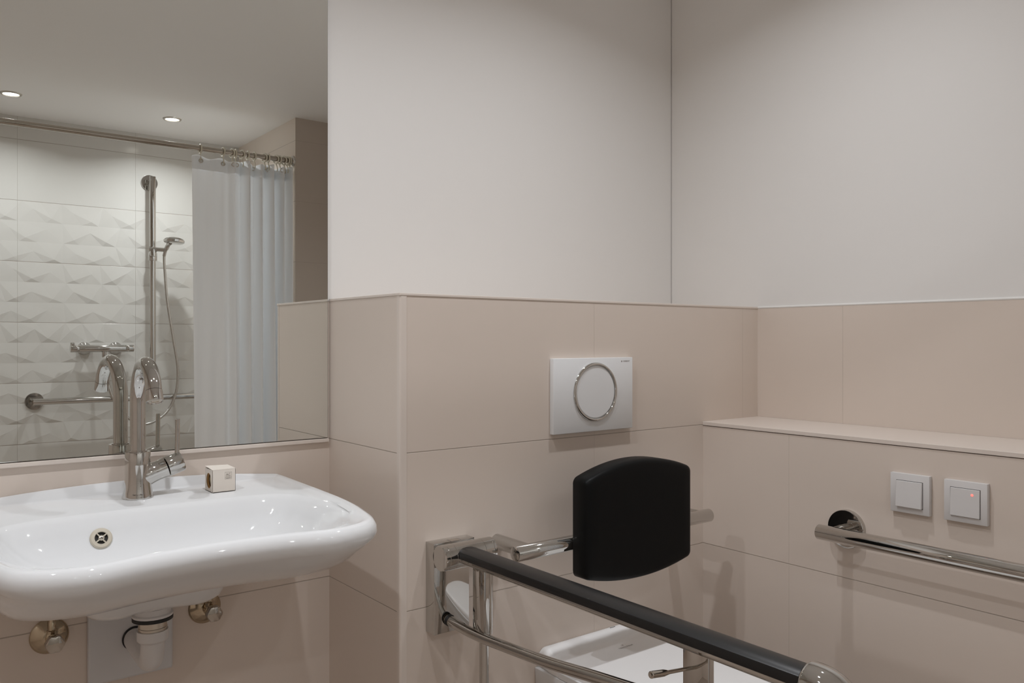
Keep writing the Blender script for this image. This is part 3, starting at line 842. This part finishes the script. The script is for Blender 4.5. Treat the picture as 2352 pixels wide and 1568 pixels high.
make_switch(0.711, 0.8045, 'white wall switch with a small red glowing light on its rocker', 0.0535, 0.0030, True, 0.0010)

# ------------------------------------------------------------------ shower (seen in the mirror)
def lathe_obj(name, prof, c, ax_, mat, par, seg=40, angle=40):
    bm = B(); lathe(bm, prof, c, ax_, seg); return obj(name, bm, mat, par, angle=angle)
t = thing('shower_rail', 'chrome L-shaped shower rail, vertical riser and horizontal grab bar on the shower wall', 'shower rail', (1.137, YS, 0.79))
VX = 1.137; D = 0.072
bm = B(); tube(bm, [(VX, YS + D, 1.978), (VX, YS + D, 1.3), (VX, YS + D, 0.795)], 0.0155, 32, bev=0.001); obj('riser', bm, M['chrome'], t)
bm = B(); tube(bm, [(0.585, YS + D, 0.810), (1.1, YS + D, 0.810), (1.600, YS + D, 0.810)], 0.0155, 32, bev=0.001); obj('grab_bar', bm, M['chrome'], t)
for (x, z) in ((VX, 1.955), (0.600, 0.810), (1.575, 0.810)):
    fl = lathe_obj('flange', [(0.0420, 0.0), (0.0425, 0.003), (0.0410, 0.007), (0, 0.0072)], (x, YS + 0.001, z), (0, 1, 0), M['chrome'], t, 56, 30)
    lathe_obj('post', [(0.0115, 0.006), (0.0115, D)], (x, YS, z), (0, 1, 0), M['chrome'], fl, 24)

t = thing('shower_mixer', 'chrome thermostatic shower mixer with two wall roses on the shower wall', 'shower mixer', (0.897, YS, 1.04))
MY = YS + 0.062; MZ = 1.070
bm = B(); lathe(bm, [(0.0180, 0.790), (0.0185, 0.792), (0.0185, 1.003), (0.0180, 1.005)], (0, MY, MZ), (1, 0, 0), 40); obj('body', bm, M['chrome'], t, angle=40)
hd = lathe_obj('flow_handle', [(0.0178, 0.750), (0.0190, 0.7515), (0.0190, 0.786), (0.0180, 0.788)], (0, MY, MZ), (1, 0, 0), M['chrome'], t)
bm = B(); bx(bm, 0.7505, 0.7700, MY - 0.006, MY + 0.006, MZ + 0.014, MZ + 0.0300, 0.001); obj('thumb_tab', bm, M['chrome'], hd)
hd = lathe_obj('temperature_handle', [(0.0175, 1.008), (0.0182, 1.010), (0.0182, 1.043), (0.0172, 1.045)], (0, MY, MZ), (1, 0, 0), M['chrome'], t)
for x in (0.823, 0.970):
    lathe_obj('wall_rose', [(0.0330, 0.0), (0.0335, 0.004), (0.0300, 0.012), (0.0200, 0.022), (0.0175, 0.026), (0.0175, 0.050)], (x, YS + 0.001, MZ), (0, 1, 0), M['chrome'], t)
lathe_obj('hose_outlet', [(0.0105, 0.0), (0.0105, 0.032), (0.0095, 0.034)], (0.905, MY, MZ - 0.010), (0, 0, -1), M['chrome'], t, 24)

t = thing('hand_shower', 'chrome hand shower with round head, clipped to the vertical shower riser', 'hand shower', (VX, YS, 1.55))
SYY = YS + D
bm = B(); lathe(bm, [(0.021, 1.532), (0.0225, 1.536), (0.0225, 1.573), (0.020, 1.577)], (VX, SYY, 0), (0, 0, 1), 32); obj('slider', bm, M['chrome'], t)
bm = B(); lathe(bm, [(0.0165, 0), (0.0175, 0.004), (0.0165, 0.038), (0.014, 0.040)], (VX - 0.0, SYY + 0.012, 1.594), (0, 0, -1), 28)
tube(bm, [(VX - 0.02, SYY + 0.010, 1.594), (VX + 0.02, SYY + 0.020, 1.593), (VX + 0.062, SYY + 0.036, 1.590)], [0.0125, 0.0115, 0.011], 24, bev=0.001)
obj('holder', bm, M['chrome'], t)
bm = B(); tube(bm, smooth_path([(VX + 0.050, SYY + 0.030, 1.560), (VX + 0.053, SYY + 0.045, 1.585), (VX + 0.060, SYY + 0.065, 1.612), (VX + 0.066, SYY + 0.085, 1.624)], 6), [0.0085] * 8 + [0.011] * 11, 20); obj('handle', bm, M['chrome'], t)
lathe_obj('spray_head', [(0.0, -0.012), (0.044, -0.012), (0.0505, -0.008), (0.0520, 0.002), (0.047, 0.010), (0.030, 0.017), (0.0, 0.020)], (VX + 0.078, SYY + 0.115, 1.632), (0.06, -0.05, 1.0), M['chrome'], t, 48)
bm = B()
hp = [(VX + 0.050, SYY + 0.030, 1.560), (VX + 0.052, SYY + 0.030, 1.50), (VX + 0.066, SYY + 0.03, 1.32), (VX + 0.095, SYY + 0.035, 1.12), (VX + 0.118, SYY + 0.035, 0.95), (VX + 0.105, SYY + 0.035, 0.82), (VX + 0.055, SYY + 0.035, 0.725), (VX - 0.035, SYY + 0.035, 0.675), (VX - 0.120, SYY + 0.03, 0.705), (VX - 0.190, SYY + 0.02, 0.80), (VX - 0.225, SYY + 0.0, 0.93), (0.905, MY, 1.030)]
tube(bm, smooth_path(hp, 10), 0.0068, 16); obj('hose', bm, M['hose'], t)

# rod, rings, curtain
YR = -0.582; ZR = 2.000
t = thing('curtain_rod', 'chrome shower curtain rod running across the shower just below the ceiling', 'curtain rod', (0.3, YR, ZR))
bm = B(); tube(bm, [(XL + 0.002, YR, ZR), (0.2, YR, ZR), (XP - 0.003, YR, ZR)], 0.0130, 28); obj('rod', bm, M['chrome_dark'], t)
for x, d in ((XP, -1), (XL, 1)):
    lathe_obj('end_flange', [(0.0275, 0.0), (0.0280, 0.003), (0.026, 0.008), (0.0170, 0.014), (0.0165, 0.022)], (x, YR, ZR), (d, 0, 0), M['chrome'], t)

ring_px = [460, 512, 533, 541, 556, 569, 584, 607, 616, 634, 642, 652, 659, 665]
def px2x(px, yv):
    u = (px - 1176) / 1880.0
    dx, dy = 0.610 + 0.792 * u, 0.792 - 0.610 * u
    return dx / dy * yv
ring_x = [px2x(p, 2 * (YA - 0.0055) - YR) for p in ring_px]
def cur_xy(s):
    """s 0..1 along the gathered curtain -> x, y"""
    x = 1.128 + 0.487 * s
    fs = max(0.0, (s - 0.30) / 0.70)
    ph = 2 * PI * (1.15 * s + 5.2 * fs ** 1.12) + 0.9 * math.sin(5.5 * s + 0.6)
    amp = (0.012 + 0.038 * min(1.0, fs * 2.5)) * (0.8 + 0.25 * math.sin(17 * s))
    return x, YR + amp * (math.sin(ph + 0.7) + 0.30 * math.sin(2 * ph + 1.3))
t = thing('shower_curtain', 'white cloth shower curtain gathered at the pier end of the rod', 'shower curtain', (1.37, YR, 0.10))
bm = B(); NS, NZ = 420, 30
z_top, z_bot = 1.962, 0.10
G = []
for j in range(NZ + 1):
    z = z_bot + (z_top - z_bot) * j / NZ
    k = (z_top - z) / (z_top - z_bot)
    row = []
    for i in range(NS + 1):
        s = i / NS; x, y = cur_xy(s)
        sk = s + 0.012 * k * math.sin(7 * s + 1.0)
        x2, y2 = cur_xy(min(1, max(0, sk)))
        y2 = YR + (y2 - YR) * (0.8 + 0.5 * k) + 0.004 * math.sin(40 * s + 3 * k)
        x2 = min(x2 + 0.010 * k * (1 - s), XP - 0.006)
        sag = 0.006 * math.sin(PI * s * 9) * (1 if j == NZ else 0)
        row.append(bm.verts.new((x2, y2, z + sag - (0.004 if j == NZ else 0))))
    G.append(row)
for a, b_ in zip(G, G[1:]):
    for i in range(NS): bm.faces.new((a[i], a[i + 1], b_[i + 1], b_[i]))
cur = obj('curtain_cloth', bm, M['curtain'], t, angle=180)
bm = B()
ra = []; rb = []
for i in range(NS + 1):
    s = i / NS; x, y = cur_xy(s); y = YR + (y - YR) * 0.80
    ra.append(bm.verts.new((x, y + 0.0022, 1.902))); rb.append(bm.verts.new((x, y + 0.0022, 1.9615 + 0.006 * math.sin(PI * s * 9))))
for i in range(NS): bm.faces.new((ra[i], ra[i + 1], rb[i + 1], rb[i]))
obj('hem', bm, M['curtain'], t, angle=180)
def s_at(x): return (x - 1.128) / 0.487
for k, x in enumerate(ring_x):
    if k in (4, 5, 7, 9, 12, 13): continue
    _, y = cur_xy(s_at(x)); y = YR + (y - YR) * 0.8 + 0.0045
    bm = B(); torus(bm, (x, y, 1.942), (0, 1, 0), 0.0085, 0.0022, 20, 8); obj('eyelet', bm, M['steel'], cur)
pl = ['second from the free edge', 'third from the free edge', 'fourth from the free edge', 'fifth from the free edge', 'sixth from the free edge',
      'seventh from the free edge', 'seventh from the rod end flange', 'sixth from the rod end flange', 'fifth from the rod end flange', 'fourth from the rod end flange',
      'third from the rod end flange', 'second from the rod end flange', 'touching the rod end flange']
lab = ['cream plastic curtain ring at the free edge of the curtain'] + ['cream plastic curtain ring on the rod, ' + s for s in pl]
x = ring_x[0]
r0 = thing('curtain_ring', lab[0], 'curtain ring', (x, YR, ZR), 'cream curtain rings on the rod')
bm = B(); torus(bm, (x, YR, ZR - 0.002), (1, 0, 0), 0.0200, 0.0038, 32, 10)
obj('hoop', bm, M['ring'], r0)
bm = B(); tube(bm, smooth_path([(x, YR, ZR - 0.019), (x, YR + 0.004, ZR - 0.032), (x, YR + 0.009, ZR - 0.045), (x, YR + 0.010, ZR - 0.056), (x, YR + 0.006, ZR - 0.061)], 5), 0.0026, 10)
obj('hook', bm, M['ring'], r0)
for k in range(1, len(ring_x)):
    d = dup(r0, (ring_x[k], YR, ZR), lab[k])
    d.rotation_euler = (0, 0, random.uniform(-0.35, 0.35))
